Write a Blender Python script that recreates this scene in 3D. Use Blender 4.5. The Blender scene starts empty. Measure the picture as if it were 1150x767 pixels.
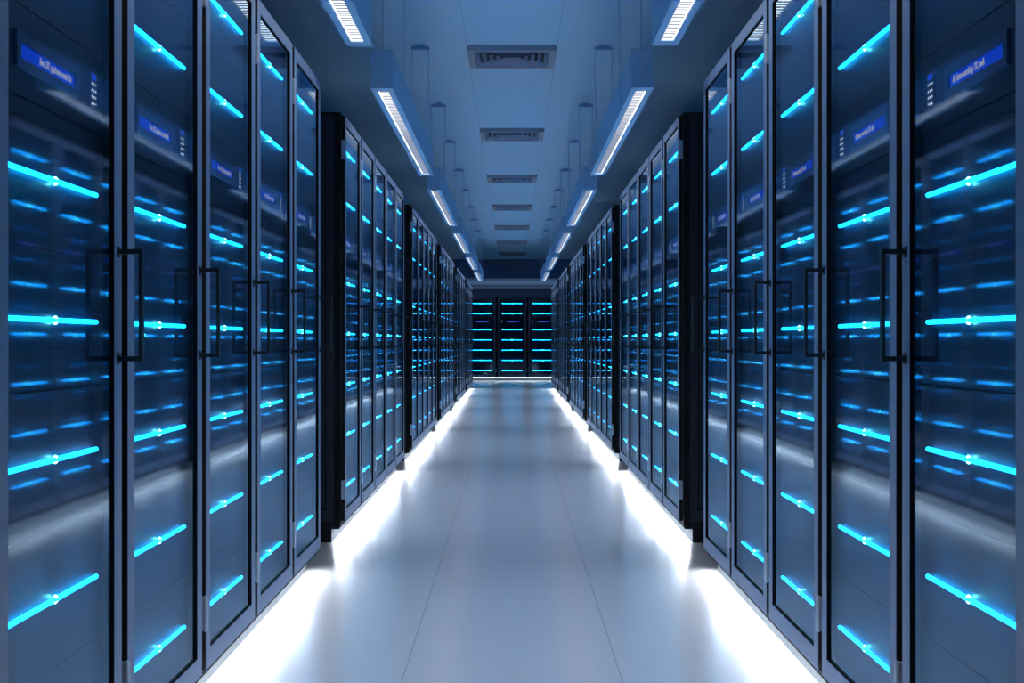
import bpy, bmesh, math
from mathutils import Vector, Matrix

# ------------------------------------------------------------------ camera, world, exposure
scene = bpy.context.scene
CAM_H = 1.017
cam_data = bpy.data.cameras.new('camera')
cam_data.lens = 50.0
cam_data.sensor_width = 36.0
cam_data.clip_end = 200
cam = bpy.data.objects.new('camera', cam_data)
scene.collection.objects.link(cam)
cam.location = (0, 0, CAM_H)
cam.rotation_euler = (math.radians(90), 0, 0)
scene.camera = cam

world = bpy.data.worlds.new('world')
scene.world = world
world.use_nodes = True
world.node_tree.nodes['Background'].inputs[0].default_value = (0.02, 0.05, 0.12, 1)
world.node_tree.nodes['Background'].inputs[1].default_value = 0.2

scene.view_settings.view_transform = 'Standard'
scene.view_settings.look = 'None'
scene.view_settings.exposure = 0.0
scene.view_settings.gamma = 1.0
scene.view_settings.use_curve_mapping = False
scene.cycles.max_bounces = 10
scene.cycles.diffuse_bounces = 5
scene.cycles.glossy_bounces = 5
scene.cycles.transparent_max_bounces = 24
scene.cycles.sample_clamp_indirect = 6.0

UNDERGLOW = 74.0        # strength of the strips under the cabinets
TUBE = 3.2             # strength of the pendant light strips
TUBE_POWER = 9.8        # what each pendant throws down
LED = 10.0               # strength of the cyan bars
BULB = 38.0
SCREEN = 0.62

# unseen fill light added behind the farthest row to brighten the back wall
la = bpy.data.lights.new('rear_fill_light', 'AREA')
la.shape = 'RECTANGLE'; la.size = 5.0; la.size_y = 0.5
la.energy = 22.0
la.color = (0.7, 0.85, 1.0)
lo_ = bpy.data.objects.new('rear_fill_light', la)
scene.collection.objects.link(lo_)
lo_.location = (0, 40.5, 0.3)
lo_.rotation_euler = (math.radians(180), 0, 0)

# ------------------------------------------------------------------ materials
def principled(name, base, rough=0.5, metal=0.0, spec=0.5):
    m = bpy.data.materials.new(name)
    m.use_nodes = True
    b = m.node_tree.nodes['Principled BSDF']
    b.inputs['Base Color'].default_value = (*base, 1)
    b.inputs['Roughness'].default_value = rough
    b.inputs['Metallic'].default_value = metal
    b.inputs['Specular IOR Level'].default_value = spec
    return m

def noisy(m, base, amount=0.12, scale=40.0, rough_amount=0.05):
    """small procedural variation of colour and roughness"""
    nt = m.node_tree
    b = nt.nodes['Principled BSDF']
    tc = nt.nodes.new('ShaderNodeTexCoord')
    n = nt.nodes.new('ShaderNodeTexNoise')
    n.inputs['Scale'].default_value = scale
    n.inputs['Detail'].default_value = 3
    nt.links.new(tc.outputs['Object'], n.inputs['Vector'])
    r = nt.nodes.new('ShaderNodeMapRange')
    r.inputs['To Min'].default_value = 1 - amount
    r.inputs['To Max'].default_value = 1 + amount
    nt.links.new(n.outputs['Fac'], r.inputs['Value'])
    v = nt.nodes.new('ShaderNodeVectorMath')
    v.operation = 'SCALE'
    v.inputs[0].default_value = base
    nt.links.new(r.outputs['Result'], v.inputs['Scale'])
    nt.links.new(v.outputs['Vector'], b.inputs['Base Color'])
    return m

def emissive(name, col, strength, sampling='AUTO'):
    m = bpy.data.materials.new(name)
    m.use_nodes = True
    nt = m.node_tree
    nt.nodes.clear()
    e = nt.nodes.new('ShaderNodeEmission')
    e.inputs[0].default_value = (*col, 1)
    e.inputs[1].default_value = strength
    o = nt.nodes.new('ShaderNodeOutputMaterial')
    nt.links.new(e.outputs[0], o.inputs[0])
    m.cycles.emission_sampling = sampling
    return m

def mat(name, base, rough=0.5, metal=0.0, spec=0.5, amount=0.1, scale=30):
    return noisy(principled(name, base, rough, metal, spec), base, amount, scale)

M = {}
M['frame'] = mat('blue_grey_coated_metal', (0.14, 0.21, 0.35), 0.42, 0.0, 0.7, 0.06)
M['body'] = mat('black_coated_steel', (0.010, 0.012, 0.017), 0.65, 0.0, 0.12)
M['side'] = mat('black_panel_steel', (0.022, 0.030, 0.045), 0.55, 0.0, 0.2)
M['edge'] = mat('dark_brown_door_edge', (0.018, 0.016, 0.014), 0.7, 0.0, 0.1)
M['panel'] = mat('dark_navy_faceplate', (0.006, 0.017, 0.046), 0.45, 0.0, 0.5, 0.08, 12)
M['bezel'] = mat('dark_teal_bezel', (0.035, 0.09, 0.19), 0.4, 0.0, 0.5)
M['gasket'] = mat('black_rubber', (0.003, 0.003, 0.004), 0.7, 0.0, 0.1)
M['handle'] = mat('black_handle_metal', (0.008, 0.008, 0.009), 0.38, 0.0, 0.4)
M['hinge'] = mat('brushed_steel', (0.50, 0.58, 0.70), 0.35, 0.35, 0.5)
M['plinth'] = mat('grey_plinth_paint', (0.15, 0.17, 0.19), 0.5)
M['lamp_body'] = mat('blue_painted_fixture', (0.36, 0.62, 0.92), 0.45)
M['louver'] = mat('louver_aluminium', (0.16, 0.20, 0.28), 0.6)
M['rod'] = mat('blue_painted_rod', (0.50, 0.75, 1.0), 0.45)
M['bracket'] = mat('dark_bracket', (0.25, 0.45, 0.75), 0.5)
M['vent'] = mat('grey_diffuser_metal', (0.30, 0.33, 0.42), 0.5)
M['vent_slat'] = mat('grey_diffuser_blade', (0.24, 0.30, 0.44), 0.5)
M['vent_dark'] = mat('duct_shade_black', (0.01, 0.014, 0.02), 0.8)
M['side_wall'] = mat('navy_wall_paint', (0.02, 0.04, 0.08), 0.7, 0, 0.3, 0.05, 3)
M['wall'] = mat('dark_blue_wall_paint', (0.08, 0.15, 0.30), 0.7, 0, 0.3, 0.05, 3)
M['header'] = mat('deep_blue_header_paint', (0.25, 0.38, 0.70), 0.7, 0, 0.3, 0.05, 3)
M['soffit'] = mat('mid_blue_soffit_paint', (0.30, 0.50, 0.80), 0.7, 0, 0.3, 0.05, 3)
M['ledge'] = mat('pale_blue_ledge', (0.6, 0.75, 0.95), 0.5)
M['led'] = emissive('cyan_led_bar', (0.004, 0.42, 1.0), LED, 'NONE')
M['bulb'] = emissive('white_cyan_indicator', (0.14, 1.0, 0.90), BULB, 'AUTO')
M['screen'] = emissive('blue_screen', (0.008, 0.075, 0.85), SCREEN, 'NONE')
M['blue_light'] = emissive('blue_status_light', (0.01, 0.08, 0.9), 0.7, 'NONE')
M['text'] = emissive('pale_screen_letters', (0.75, 0.78, 0.9), 0.5, 'NONE')
M['key'] = emissive('backlit_keys', (0.8, 0.88, 1.0), 1.2, 'NONE')
M['tube'] = emissive('warm_white_diffuser', (1.0, 0.95, 0.92), TUBE)
M['underglow'] = emissive('white_underglow_strip', (0.86, 0.93, 1.0), UNDERGLOW)

M['underglow_dim'] = emissive('softer_underglow_strip', (0.74, 0.88, 1.0), 14.0)

def glass_material():
    m = bpy.data.materials.new('tinted_door_glass')
    m.use_nodes = True
    nt = m.node_tree
    nt.nodes.clear()
    o = nt.nodes.new('ShaderNodeOutputMaterial')
    mix = nt.nodes.new('ShaderNodeMixShader')
    tr = nt.nodes.new('ShaderNodeBsdfTransparent')
    tr.inputs[0].default_value = (0.93, 0.97, 1.0, 1)
    gl = nt.nodes.new('ShaderNodeBsdfGlossy')
    gl.inputs['Color'].default_value = (0.60, 0.80, 1.0, 1)
    gl.inputs['Roughness'].default_value = 0.042
    fr = nt.nodes.new('ShaderNodeFresnel')
    fr.inputs['IOR'].default_value = 1.75
    geo = nt.nodes.new('ShaderNodeNewGeometry')
    inv = nt.nodes.new('ShaderNodeMath'); inv.operation = 'SUBTRACT'
    inv.inputs[0].default_value = 1.0
    bst = nt.nodes.new('ShaderNodeMath'); bst.operation = 'MULTIPLY'; bst.use_clamp = True
    bst.inputs[1].default_value = 1.1
    nt.links.new(fr.outputs[0], bst.inputs[0])
    mul = nt.nodes.new('ShaderNodeMath'); mul.operation = 'MULTIPLY'
    nt.links.new(geo.outputs['Backfacing'], inv.inputs[1])
    cap = nt.nodes.new('ShaderNodeMath'); cap.operation = 'MINIMUM'
    cap.inputs[1].default_value = 0.58
    nt.links.new(bst.outputs[0], cap.inputs[0])
    nt.links.new(cap.outputs[0], mul.inputs[0])
    nt.links.new(inv.outputs[0], mul.inputs[1])
    nt.links.new(mul.outputs[0], mix.inputs[0])
    nt.links.new(tr.outputs[0], mix.inputs[1])
    nt.links.new(gl.outputs[0], mix.inputs[2])
    nt.links.new(mix.outputs[0], o.inputs[0])
    return m
M['glass'] = glass_material()

def seam_material(name, base, rough, spec, seams, dark, noise_amt=0.04, coat=0.0):
    """seams: list of (axis, pitch, offset, half width, strength) lines in object space"""
    m = principled(name, base, rough, 0.0, spec)
    nt = m.node_tree
    b = nt.nodes['Principled BSDF']
    tc = nt.nodes.new('ShaderNodeTexCoord')
    sep = nt.nodes.new('ShaderNodeSeparateXYZ')
    nt.links.new(tc.outputs['Object'], sep.inputs[0])
    def mth(op, a, c=None):
        n = nt.nodes.new('ShaderNodeMath'); n.operation = op
        for i, v in enumerate((a, c)):
            if v is None: continue
            if isinstance(v, (int, float)): n.inputs[i].default_value = v
            else: nt.links.new(v, n.inputs[i])
        return n.outputs[0]
    total = None
    for axis, pitch, off, hw, strength in seams:
        v = mth('SUBTRACT', sep.outputs[axis], off)
        v = mth('DIVIDE', v, pitch)
        v = mth('SUBTRACT', v, mth('ROUND', v))
        v = mth('MULTIPLY', mth('ABSOLUTE', v), pitch)
        v = mth('MULTIPLY', mth('LESS_THAN', v, hw), strength)
        total = v if total is None else mth('MAXIMUM', total, v)
    n = nt.nodes.new('ShaderNodeTexNoise')
    n.inputs['Scale'].default_value = 1.7
    nt.links.new(tc.outputs['Object'], n.inputs['Vector'])
    r = nt.nodes.new('ShaderNodeMapRange')
    r.inputs['To Min'].default_value = 1 - noise_amt
    r.inputs['To Max'].default_value = 1 + noise_amt
    nt.links.new(n.outputs['Fac'], r.inputs['Value'])
    sc = nt.nodes.new('ShaderNodeVectorMath'); sc.operation = 'SCALE'
    sc.inputs[0].default_value = base
    nt.links.new(r.outputs['Result'], sc.inputs['Scale'])
    mx = nt.nodes.new('ShaderNodeMix'); mx.data_type = 'RGBA'
    nt.links.new(total, mx.inputs['Factor'])
    nt.links.new(sc.outputs['Vector'], mx.inputs[6])
    mx.inputs[7].default_value = (*dark, 1)
    nt.links.new(mx.outputs[2], b.inputs['Base Color'])
    b.inputs['Coat Weight'].default_value = coat
    b.inputs['Coat Roughness'].default_value = 0.2
    b.inputs['Coat IOR'].default_value = 1.9
    return m

M['floor'] = seam_material('polished_raised_floor_tiles', (0.70, 0.68, 0.70), 0.3, 1.0,
                           [(0, 0.66, 0.33, 0.0015, 0.7), (1, 0.66, 4.63, 0.0015, 0.25)], (0.05, 0.055, 0.07), 0.04, 1.0)
M['ceiling'] = seam_material('blue_ceiling_panels', (0.52, 0.78, 1.0), 0.6, 0.3,
                             [(0, 0.66, 0.33, 0.0018, 0.6)], (0.2, 0.33, 0.5))

# ------------------------------------------------------------------ mesh helpers
col = scene.collection

class MB:
    """collects shapes for ONE mesh"""
    def __init__(self):
        self.bm = bmesh.new()
    def box(self, x0, x1, y0, y1, z0, z1, mi=0):
        if x1 < x0: x0, x1 = x1, x0
        if y1 < y0: y0, y1 = y1, y0
        if z1 < z0: z0, z1 = z1, z0
        v = [self.bm.verts.new(p) for p in ((x0,y0,z0),(x1,y0,z0),(x1,y1,z0),(x0,y1,z0),(x0,y0,z1),(x1,y0,z1),(x1,y1,z1),(x0,y1,z1))]
        fs = []
        for f in ((0,3,2,1),(4,5,6,7),(0,1,5,4),(1,2,6,5),(2,3,7,6),(3,0,4,7)):
            fa = self.bm.faces.new([v[i] for i in f]); fa.material_index = mi; fs.append(fa)
        return self
    def ring(self, x0, x1, z0, z1, side, bottom, top, y0, y1, mi=0, edge=None):
        """rectangular frame in the xz plane, thickness y0..y1"""
        o = [(x0,z0),(x1,z0),(x1,z1),(x0,z1)]
        i = [(x0+side,z0+bottom),(x1-side,z0+bottom),(x1-side,z1-top),(x0+side,z1-top)]
        V = {}
        for k in range(4):
            for n, (p, y) in enumerate(((o[k],y0),(i[k],y0),(o[k],y1),(i[k],y1))):
                V[k,n] = self.bm.verts.new((p[0], y, p[1]))
        for k in range(4):
            j = (k+1) % 4
            for q in ((V[k,0],V[j,0],V[j,1],V[k,1]), (V[k,2],V[k,3],V[j,3],V[j,2]),
                      (V[k,0],V[k,2],V[j,2],V[j,0]), (V[k,1],V[j,1],V[j,3],V[k,3])):
                f = self.bm.faces.new(q); f.material_index = mi if (edge is None or q[0] is not V[k,0] or q[1] is not V[k,2]) else edge
        return self
    def tube(self, a, b, r, n=12, mi=0, scale=(1,1)):
        a, b = Vector(a), Vector(b)
        d = b - a
        q = d.to_track_quat('Z', 'Y').to_matrix().to_4x4()
        res = bmesh.ops.create_cone(self.bm, cap_ends=True, segments=n, radius1=r, radius2=r, depth=d.length,
                                    matrix=Matrix.Translation((a+b)/2) @ q)
        for v in res['verts']:
            for f in v.link_faces: f.material_index = mi
        return self
    def capsule(self, x0, x1, y, z, ry, rz, n=14, k=4):
        """rounded bar along x, elliptical section"""
        rings = []
        # from the tip inwards: radius sin(t), x = x0 + rz*(1-cos(t))
        prof = [(x0 + rz*(1-math.cos(math.pi/2*i/k)), math.sin(math.pi/2*i/k)) for i in range(1, k+1)]
        prof += [(x1 - (p[0]-x0), p[1]) for p in reversed(prof)]
        for px, s in prof:
            rings.append([self.bm.verts.new((px, y + ry*s*math.cos(2*math.pi*j/n), z + rz*s*math.sin(2*math.pi*j/n))) for j in range(n)])
        for a, b in zip(rings, rings[1:]):
            for j in range(n):
                self.bm.faces.new((a[j], a[(j+1)%n], b[(j+1)%n], b[j]))
        for rg, px, rev in ((rings[0], x0, False), (rings[-1], x1, True)):
            t = self.bm.verts.new((px, y, z))
            for j in range(n):
                q = (rg[j], rg[(j+1)%n], t)
                self.bm.faces.new(q)
        return self
    def sphere(self, c, r, sy=1.0, seg=14, rings=8):
        bmesh.ops.create_uvsphere(self.bm, u_segments=seg, v_segments=rings, radius=r,
                                  matrix=Matrix.Translation(c) @ Matrix.Diagonal((1, sy, 1, 1)))
        return self
    def bevel(self, w, seg=2):
        bmesh.ops.recalc_face_normals(self.bm, faces=self.bm.faces)
        bmesh.ops.bevel(self.bm, geom=[e for e in self.bm.edges if e.calc_face_angle(0) > 0.5], offset=w,
                        segments=seg, affect='EDGES', clamp_overlap=True)
        return self
    def mesh(self, name, mats, mirror=False, smooth=False):
        if mirror:
            for v in self.bm.verts: v.co.x = -v.co.x
        bmesh.ops.recalc_face_normals(self.bm, faces=self.bm.faces)
        me = bpy.data.meshes.new(name)
        self.bm.to_mesh(me); self.bm.free()
        for m in mats: me.materials.append(m)
        if smooth:
            for p in me.polygons: p.use_smooth = True
        return me

def link(name, me, parent=None, loc=(0,0,0)):
    o = bpy.data.objects.new(name, me)
    col.objects.link(o)
    o.location = loc
    if parent: o.parent = parent
    return o

def thing(name, label, cat, loc=(0,0,0), rz=0.0, group=None):
    o = bpy.data.objects.new(name, None)
    o.empty_display_size = 0.1
    col.objects.link(o)
    o.location = loc
    o.rotation_euler = (0, 0, rz)
    o['label'] = label
    o['category'] = cat
    if group: o['group'] = group
    return o

def structure(name, me, label=None):
    o = link(name, me)
    o['kind'] = 'structure'
    return o

def copy_tree(o, parent=None):
    c = o.copy()
    col.objects.link(c)
    c.parent = parent
    for ch in [x for x in CHILDREN.get(o.name, [])]:
        d = copy_tree(ch, c)
    return c
CHILDREN = {}
def register(root):
    CHILDREN[root.name] = list(root.children)
    for ch in root.children: register(ch)

def text_mesh(name, body, x0, x1, z0, z1, y, mirror, m):
    """flat lettering facing -y, fitted to a rectangle"""
    cu = bpy.data.curves.new(name + '_curve', 'FONT')
    cu.body = body
    cu.size = 1.0
    cu.resolution_u = 3
    cu.space_line = 1.7
    tmp = bpy.data.objects.new(name + '_tmp', cu)
    col.objects.link(tmp)
    bpy.context.view_layer.update()
    me0 = bpy.data.meshes.new_from_object(tmp)
    bpy.data.objects.remove(tmp)
    bpy.data.curves.remove(cu)
    bm = bmesh.new(); bm.from_mesh(me0)
    bpy.data.meshes.remove(me0)
    xs = [v.co.x for v in bm.verts]; ys = [v.co.y for v in bm.verts]
    ax, bx_, ay, by = min(xs), max(xs), min(ys), max(ys)
    for v in bm.verts:
        X = x0 + (v.co.x-ax)/(bx_-ax)*(x1-x0)
        Z = z0 + (v.co.y-ay)/(by-ay)*(z1-z0)
        v.co = Vector((X, y, Z))
    r = bmesh.ops.extrude_face_region(bm, geom=list(bm.faces))
    for v in [g for g in r['geom'] if isinstance(g, bmesh.types.BMVert)]: v.co.y -= 0.0006
    if mirror:
        for v in bm.verts: v.co.x = -v.co.x
    bmesh.ops.recalc_face_normals(bm, faces=bm.faces)
    me = bpy.data.meshes.new(name)
    bm.to_mesh(me); bm.free()
    me.materials.append(m)
    return me

# ------------------------------------------------------------------ layout
W = 0.847               # half width of the aisle, door face to door face
PITCH = 0.8             # cabinet width
START = 2.313           # where the first block begins
PERIOD = 4.88           # block to block
BLOCKS = 6
BACK_Y = 37.1           # front of the cabinet row that closes the aisle
CEIL = CAM_H + 2.163

# ------------------------------------------------------------------ the setting
def slab(name, x0, x1, y0, y1, z0, z1, m):
    return structure(name, MB().box(x0, x1, y0, y1, z0, z1).mesh(name, [m]))
slab('floor', -3.0, 3.0, -2.0, 44.2, -0.1, 0.0, M['floor'])
slab('ceiling', -3.0, 3.0, -2.0, 37.6, CEIL, CEIL+0.1, M['ceiling'])
slab('wall_left', -3.1, -3.0, -2.0, 44.2, -0.1, CEIL+0.1, M['side_wall'])
slab('wall_right', 3.0, 3.1, -2.0, 44.2, -0.1, CEIL+0.1, M['side_wall'])
slab('wall_front', -3.1, 3.1, -2.1, -2.0, -0.1, CEIL+0.1, M['side_wall'])
slab('wall_back', -3.1, 3.1, 43.6, 44.2, -0.1, CEIL+0.1, M['wall'])
slab('trim_1', -3.0, 3.0, 37.6, 37.8, CAM_H+1.674, CEIL+0.1, M['header'])       # the face of the dropped ceiling
slab('ceiling_back', -3.0, 3.0, 37.8, 43.6, CAM_H+1.674, CAM_H+1.774, M['soffit'])
slab('trim_2', -3.0, 3.0, 43.45, 43.6, CAM_H+1.635, CAM_H+1.674, M['ledge'])
for k, s in enumerate((-1, 1)):
    slab('wall_pillar_%s' % ('left' if s < 0 else 'right'), s*1.21, s*1.40, 37.35, 37.6, CAM_H+1.16, CEIL, M['soffit'])

# ------------------------------------------------------------------ server cabinet
BAR_H = [0.9925, 0.7255, 0.306, 0.0405, -0.225, -0.4915, -0.758]
UNIT_H = [(0.860, 1.122), (0.602, 0.860), (0.173, 0.437), (-0.092, 0.173), (-0.358, -0.092), (-0.625, -0.358), (-0.888, -0.625)]
HALF = 0.34

def make_cabinet(mirror):
    Hh = CAM_H
    mk = lambda b, name, mats, smooth=False: b.mesh(name, mats, mirror, smooth)
    root = thing('server_cabinet', 'x', 'server cabinet')
    # body shell
    b = MB()
    z0, z1 = 0.089, 2.177
    b.ring(-0.3985, 0.3985, z0, z1, 0.050, 0.030, 0.030, 0.022, 0.050)      # front frame
    b.box(-0.392, -0.385, 0.050, 0.97, z0, z1)                              # sides
    b.box(0.385, 0.392, 0.050, 0.97, z0, z1)
    b.ring(-0.3985, 0.3985, z0, z1, 0.030, 0.030, 0.030, 0.970, 1.0)        # rear frame
    b.box(-0.385, 0.385, 0.975, 0.99, z0+0.03, z1-0.03)
    b.box(-0.3985, 0.3985, 0.050, 0.970, z1-0.012, z1)                      # top
    b.box(-0.3985, 0.3985, 0.050, 0.970, z0, z0+0.012)                      # bottom
    b.box(-0.3985, 0.3985, 0.022, 0.026, 0.075, z0)
    for sx_ in (-1, 1): b.box(sx_*0.3985, sx_*0.3945, 0.026, 0.0655, 0.068, z0)                         # lip and end caps, added to screen the underglow strip from view
    b.box(-0.348, 0.348, 0.055, 0.06, z0+0.03, z1-0.03)                     # dark inner baffle
    link('cabinet_body', mk(b, 'cabinet_body', [M['body']]), root)
    for s in (-1, 1):
        b = MB()
        xo = s*0.3975
        # framed side panel with three sunk sheets
        def sheet(y0, y1, za, zb, x):
            b.box(s*0.392, x, y0, y1, za, zb)
        sheet(0.053, 0.095, 0.104, 2.162, xo); sheet(0.925, 0.967, 0.104, 2.162, xo)
        sheet(0.095, 0.925, 0.104, 0.160, xo); sheet(0.095, 0.925, 2.120, 2.162, xo)
        sheet(0.101, 0.919, 0.172, 0.286, s*0.3955)
        sheet(0.101, 0.919, 0.292, 1.985, s*0.3955)
        sheet(0.101, 0.919, 1.991, 2.114, s*0.3955)
        link('side_panel', mk(b, 'side_panel', [M['side']]), root)
    # plinth
    b = MB().box(-0.3985, 0.3985, 0.066, 0.95, 0.0, 0.089)
    b.bm.faces.ensure_lookup_table()
    for f in b.bm.faces:
        f.normal_update()
        if abs(f.normal.x) > 0.5: f.material_index = 1          # end faces blackened to stand for their shade
    link('plinth', mk(b, 'plinth', [M['plinth'], M['body']]), root)
    # underglow strip under the front edge: its face looks out to the aisle from behind a small lip added to screen it
    b = MB()
    pts = [(0.064, 0.0885), (0.036, 0.0885), (0.052, 0.0685), (0.064, 0.0685)]
    va = [b.bm.verts.new((-0.393, y, z)) for y, z in pts]
    vb = [b.bm.verts.new((0.393, y, z)) for y, z in pts]
    for i in range(4):
        j = (i+1) % 4
        f = b.bm.faces.new((va[i], va[j], vb[j], vb[i])); f.material_index = 1 if i == 1 else 0
    b.bm.faces.new(va); b.bm.faces.new(list(reversed(vb)))
    link('underglow_strip', mk(b, 'underglow_strip', [M['gasket'], M['underglow']]), root)
    # door
    b = MB().ring(-0.375, 0.375, 0.105, 2.165, 0.055, 0.055, 0.045, 0.0, 0.020, 0, 1).bevel(0.0012, 1)
    door = link('door', mk(b, 'door', [M['frame'], M['edge']]), root)
    b = MB().ring(-0.3205, 0.3205, 0.1595, 2.1205, 0.0025, 0.0025, 0.0025, 0.0012, 0.0195)
    link('gasket', mk(b, 'gasket', [M['gasket']]), door)
    b = MB().box(-0.318, 0.318, 0.007, 0.011, 0.162, 2.118)
    link('glass_pane', mk(b, 'glass_pane', [M['glass']]), door)
    # handle on the left stile (seen from the aisle)
    b = MB()
    hx, za, zb = -0.347, Hh-0.0425, Hh+0.1985
    b.box(hx-0.009, hx+0.009, -0.054, -0.046, za, zb)
    b.box(hx-0.009, hx+0.009, -0.047, 0.0, zb-0.011, zb)
    b.box(hx-0.009, hx+0.009, -0.047, 0.0, za, za+0.011)
    b.box(hx-0.012, hx+0.012, -0.003, 0.0, zb-0.018, zb+0.006)
    b.box(hx-0.012, hx+0.012, -0.003, 0.0, za-0.006, za+0.018)
    link('handle', mk(b, 'handle', [M['handle']]), door)
    for hz in (Hh+0.973, Hh-0.752):
        b = MB()
        b.box(0.3755, 0.392, 0.004, 0.018, hz-0.0465, hz+0.0465)
        b.tube((0.386, -0.001, hz-0.0465), (0.386, -0.001, hz-0.002), 0.0062)
        b.tube((0.386, -0.001, hz+0.002), (0.386, -0.001, hz+0.0465), 0.0062)
        b.tube((0.386, -0.001, hz-0.050), (0.386, -0.001, hz+0.050), 0.0040)
        link('hinge', mk(b, 'hinge', [M['hinge']]), door)
    # server units behind the glass
    bar = MB().capsule(-0.268, 0.268, 0.0235, 0, 0.0050, 0.0048)
    bar_me = bar.mesh('led_bar', [M['led']], mirror, True)
    bulb_me = MB().sphere((0, 0.0240, 0), 0.0082, 0.55).mesh('indicator_light', [M['bulb']], mirror, True)
    for (u0, u1), bh in zip(UNIT_H, BAR_H):
        b = MB().box(-HALF, HALF, 0.031, 0.054, u0+0.0015-bh, u1-0.0015-bh)
        u = link('server_unit', mk(b, 'server_unit', [M['panel']]), root, (0, 0, Hh+bh))
        link('led_bar', bar_me, u)
        link('indicator_light', bulb_me, u)
    # control unit: bezel, screen with writing, keypad
    b = MB().box(-HALF, HALF, 0.031, 0.054, Hh+0.437+0.0015, Hh+0.602-0.0015)
    cu = link('control_unit', mk(b, 'control_unit', [M['panel']]), root)
    b = MB().ring(-0.153, 0.209, Hh+0.487, Hh+0.552, 0.022, 0.017, 0.019, 0.024, 0.031)
    b.box(-0.131, 0.187, 0.0295, 0.031, Hh+0.504, Hh+0.533)
    link('screen_bezel', mk(b, 'screen_bezel', [M['bezel']]), cu)
    b = MB().box(-0.130, 0.185, 0.0285, 0.0295, Hh+0.505, Hh+0.5315)
    link('screen', mk(b, 'screen', [M['screen']]), cu)
    link('screen_writing', text_mesh('screen_writing', 'All times working: SSL swft', -0.112, 0.078, Hh+0.508, Hh+0.5275, 0.0285, mirror, M['text']), cu)
    b = MB().box(-0.290, -0.239, 0.0285, 0.031, Hh+0.487, Hh+0.564)
    link('keypad', mk(b, 'keypad', [M['bezel']]), cu)
    b = MB().box(-0.279, -0.250, 0.0278, 0.0285, Hh+0.548, Hh+0.559)
    link('status_light', mk(b, 'status_light', [M['blue_light']]), cu)
    link('keypad_digits', text_mesh('keypad_digits', '1   2   3\n4   5   6\n7   8   9\n*   0   #', -0.281, -0.249, Hh+0.494, Hh+0.541, 0.0285, mirror, M['key']), cu)
    return root

ORD = ['first', 'second', 'third', 'fourth', 'fifth', 'sixth', 'seventh', 'eighth']
BLK = ['nearest', 'second', 'third', 'fourth', 'fifth', 'farthest']
for side, sx in (('left', -1), ('right', 1)):
    proto = make_cabinet(mirror=(sx < 0))
    register(proto)
    group = 'glass-door server cabinets along the %s of the aisle' % side
    for g in range(BLOCKS):
        for k in range(5):
            o = proto if g == 0 and k == 0 else copy_tree(proto)
            o.location = (sx*W, START + PERIOD*g + PITCH*(k+0.5), 0)
            o.rotation_euler = (0, 0, math.radians(90 if sx < 0 else -90))
            o['group'] = group
            o['label'] = 'glass-door server cabinet, %s from the camera in the %s block of the %s row' % (ORD[k], BLK[g], side)
    if sx > 0:
        dim_strip = [c for c in proto.children if c.name.startswith('underglow_strip')][0].data.copy()
        dim_strip.materials[1] = M['underglow_dim']
        for x, t in ((0, 'middle'), (-0.8, 'left'), (0.8, 'right')):
            o = copy_tree(proto)
            for ch in o.children:
                if ch.name.startswith('underglow_strip'): ch.data = dim_strip
            o.location = (x, BACK_Y, 0)
            o.rotation_euler = (0, 0, 0)
            o['group'] = 'server cabinets closing the far end of the aisle'
            o['label'] = '%s of the server cabinets facing the camera at the far end of the aisle' % t

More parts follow.
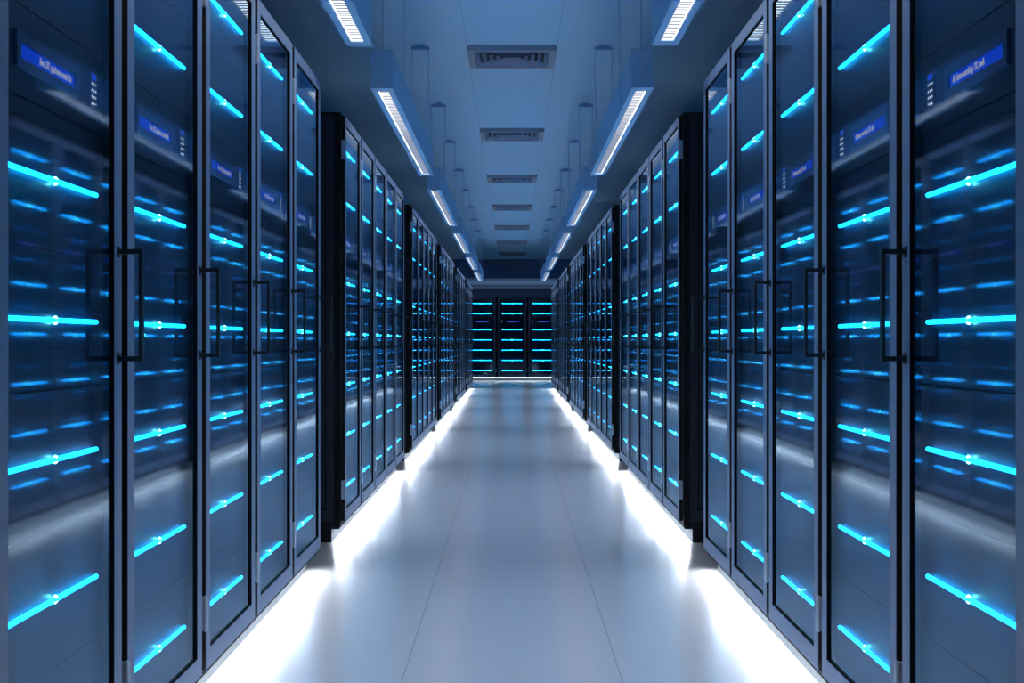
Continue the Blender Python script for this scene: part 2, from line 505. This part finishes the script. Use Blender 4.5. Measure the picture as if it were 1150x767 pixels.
# ------------------------------------------------------------------ pendant strip lights
def make_pendant():
    """box along y, centred on x; origin at its middle, z = bottom of the housing"""
    root = thing('pendant_light', 'x', 'light fixture')
    L, hw, H = 3.85, 0.057, 0.197
    b = MB()
    sw, se = 0.028, 0.10                     # half width of the light slot, slot end margin
    b.box(-hw, hw, -L/2, L/2, 0.022, H)
    b.box(-hw, -sw, -L/2, L/2, 0.0, 0.022)
    b.box(sw, hw, -L/2, L/2, 0.0, 0.022)
    b.box(-sw, sw, -L/2, -L/2+se, 0.0, 0.022)
    b.box(-sw, sw, L/2-se, L/2, 0.0, 0.022)
    link('housing', b.mesh('housing', [M['lamp_body']]), root)
    b = MB().box(-sw, sw, -L/2+se, L/2-se, 0.0072, 0.014)
    link('light_strip', b.mesh('light_strip', [M['tube']]), root)
    # louver: one comb, a thin rail with cross blades
    n = int((L-2*se)/0.043)
    rail = sw-0.0012
    out = [(sw, L/2-se), (sw, -L/2+se), (rail, -L/2+se)]
    for i in range(1, n+1):
        y = -L/2+se + i*(L-2*se)/(n+1)
        out += [(rail, y-0.001), (-sw+0.006, y-0.001), (-sw+0.006, y+0.001), (rail, y+0.001)]
    out.append((rail, L/2-se))
    b = MB()
    lo = [b.bm.verts.new((x, y, 0.001)) for x, y in out]
    hi = [b.bm.verts.new((x, y, 0.0068)) for x, y in out]
    b.bm.faces.new(lo); b.bm.faces.new(list(reversed(hi)))
    for i in range(len(out)):
        j = (i+1) % len(out)
        b.bm.faces.new((lo[i], hi[i], hi[j], lo[j]))
    link('louver', b.mesh('louver', [M['louver']]), root)
    # the louvred tube throws its light down, not sideways
    ld = bpy.data.lights.new('tube_light', 'AREA')
    ld.shape = 'RECTANGLE'; ld.size = 0.05; ld.size_y = L-2*se-0.05
    ld.energy = TUBE_POWER
    ld.color = (0.80, 0.90, 1.0)
    ld.spread = math.radians(120)
    link('tube_light', ld, root, (0, 0, -0.006))
    top = CEIL - (CAM_H+1.298)               # ceiling above the housing's bottom
    for y in (-1.185, 1.165):
        b = MB()
        b.box(-hw-0.010, -hw, y-0.08, y+0.08, -0.004, 0.05)
        b.box(hw, hw+0.006, y-0.08, y+0.08, -0.004, 0.05)
        b.box(-hw-0.010, -sw-0.004, y-0.08, y+0.08, -0.004, 0.0)
        b.box(sw+0.004, hw+0.006, y-0.08, y+0.08, -0.004, 0.0)
        link('strap', b.mesh('strap', [M['lamp_body']]), root)
        for s in (-1, 1):
            x = s*(hw+0.0035)
            b = MB().tube((x, y, 0.03), (x, y, top-0.03), 0.0038, 10)
            link('suspension_rod', b.mesh('suspension_rod', [M['rod']], False, False), root)
        b = MB()
        b.box(-hw-0.009, hw+0.009, y-0.02, y+0.02, top-0.034, top-0.016)
        b.box(-0.03, 0.03, y-0.016, y+0.016, top-0.016, top)
        link('ceiling_bracket', b.mesh('ceiling_bracket', [M['bracket']]), root)
    return root
pend = make_pendant()
register(pend)
for si, (side, sx) in enumerate((('left', -1), ('right', 1))):
    for g in range(BLOCKS):
        o = pend if si == 0 and g == 0 else copy_tree(pend)
        o.location = (sx*0.669, 4.335 + PERIOD*g, CAM_H+1.298)
        o.rotation_euler = (0, 0, 0 if sx < 0 else math.pi)
        o['group'] = 'pendant strip lights hung over the two rows'
        o['label'] = 'long pendant strip light over the %s row, %s from the camera' % (side, ORD[g])
        if sx > 0: o.location.y = 4.335 + PERIOD*g - 0.02

# ------------------------------------------------------------------ ceiling air diffusers
def make_vent():
    root = thing('air_vent', 'x', 'air vent')
    hx, hy, t = 0.326, 0.345, 0.039
    def hring(b, ax, ay, w, z0, z1, drop=0.0, mi=0):
        """square ring in the xy plane, outer half sizes ax, ay"""
        b.box(-ax, ax, -ay, -ay+w, z0, z1, mi); b.box(-ax, ax, ay-w, ay, z0, z1, mi)
        b.box(-ax, -ax+w, -ay+w, ay-w, z0, z1, mi); b.box(ax-w, ax, -ay+w, ay-w, z0, z1, mi)
    b = MB(); hring(b, hx, hy, 0.052, -t, 0.0)
    link('vent_frame', b.mesh('vent_frame', [M['vent']]), root)
    b = MB().box(-hx+0.052, hx-0.052, -hy+0.052, hy-0.052, -0.006, -0.001)  # flat near-black sheet standing in for the shade up the duct
    link('duct_shade', b.mesh('duct_shade', [M['vent_dark']]), root)
    b = MB()
    # nested sloping blades: each a square funnel widening downwards
    for i in range(5):
        ox, oy = hx-0.056-0.05*i, hy-0.056-0.052*i
        ix, iy = ox-0.027, oy-0.027
        zt, zb = -0.008, -t+0.002
        th = 0.003
        for k, (a, c) in enumerate((((-1,-1),(1,-1)), ((1,-1),(1,1)), ((1,1),(-1,1)), ((-1,1),(-1,-1)))):
            lo = [Vector((a[0]*ox, a[1]*oy, zb)), Vector((c[0]*ox, c[1]*oy, zb))]
            up = [Vector((c[0]*ix, c[1]*iy, zt)), Vector((a[0]*ix, a[1]*iy, zt))]
            base = [b.bm.verts.new(p) for p in lo+up]
            topv = [b.bm.verts.new(p+Vector((0, 0, th))) for p in lo+up]
            b.bm.faces.new(base); b.bm.faces.new(list(reversed(topv)))
            for q in range(4):
                r = (q+1) % 4
                b.bm.faces.new((base[q], topv[q], topv[r], base[r]))
    link('blades', b.mesh('blades', [M['vent_slat']]), root)
    return root
vent = make_vent()
register(vent)
for k in range(7):
    o = vent if k == 0 else copy_tree(vent)
    o.location = (0, 10.735 + 4.017*k, CEIL)
    o['group'] = 'square air vents down the middle of the ceiling'
    o['label'] = 'square grey louvred air vent in the ceiling, %s from the camera' % ORD[k]

bpy.context.view_layer.update()
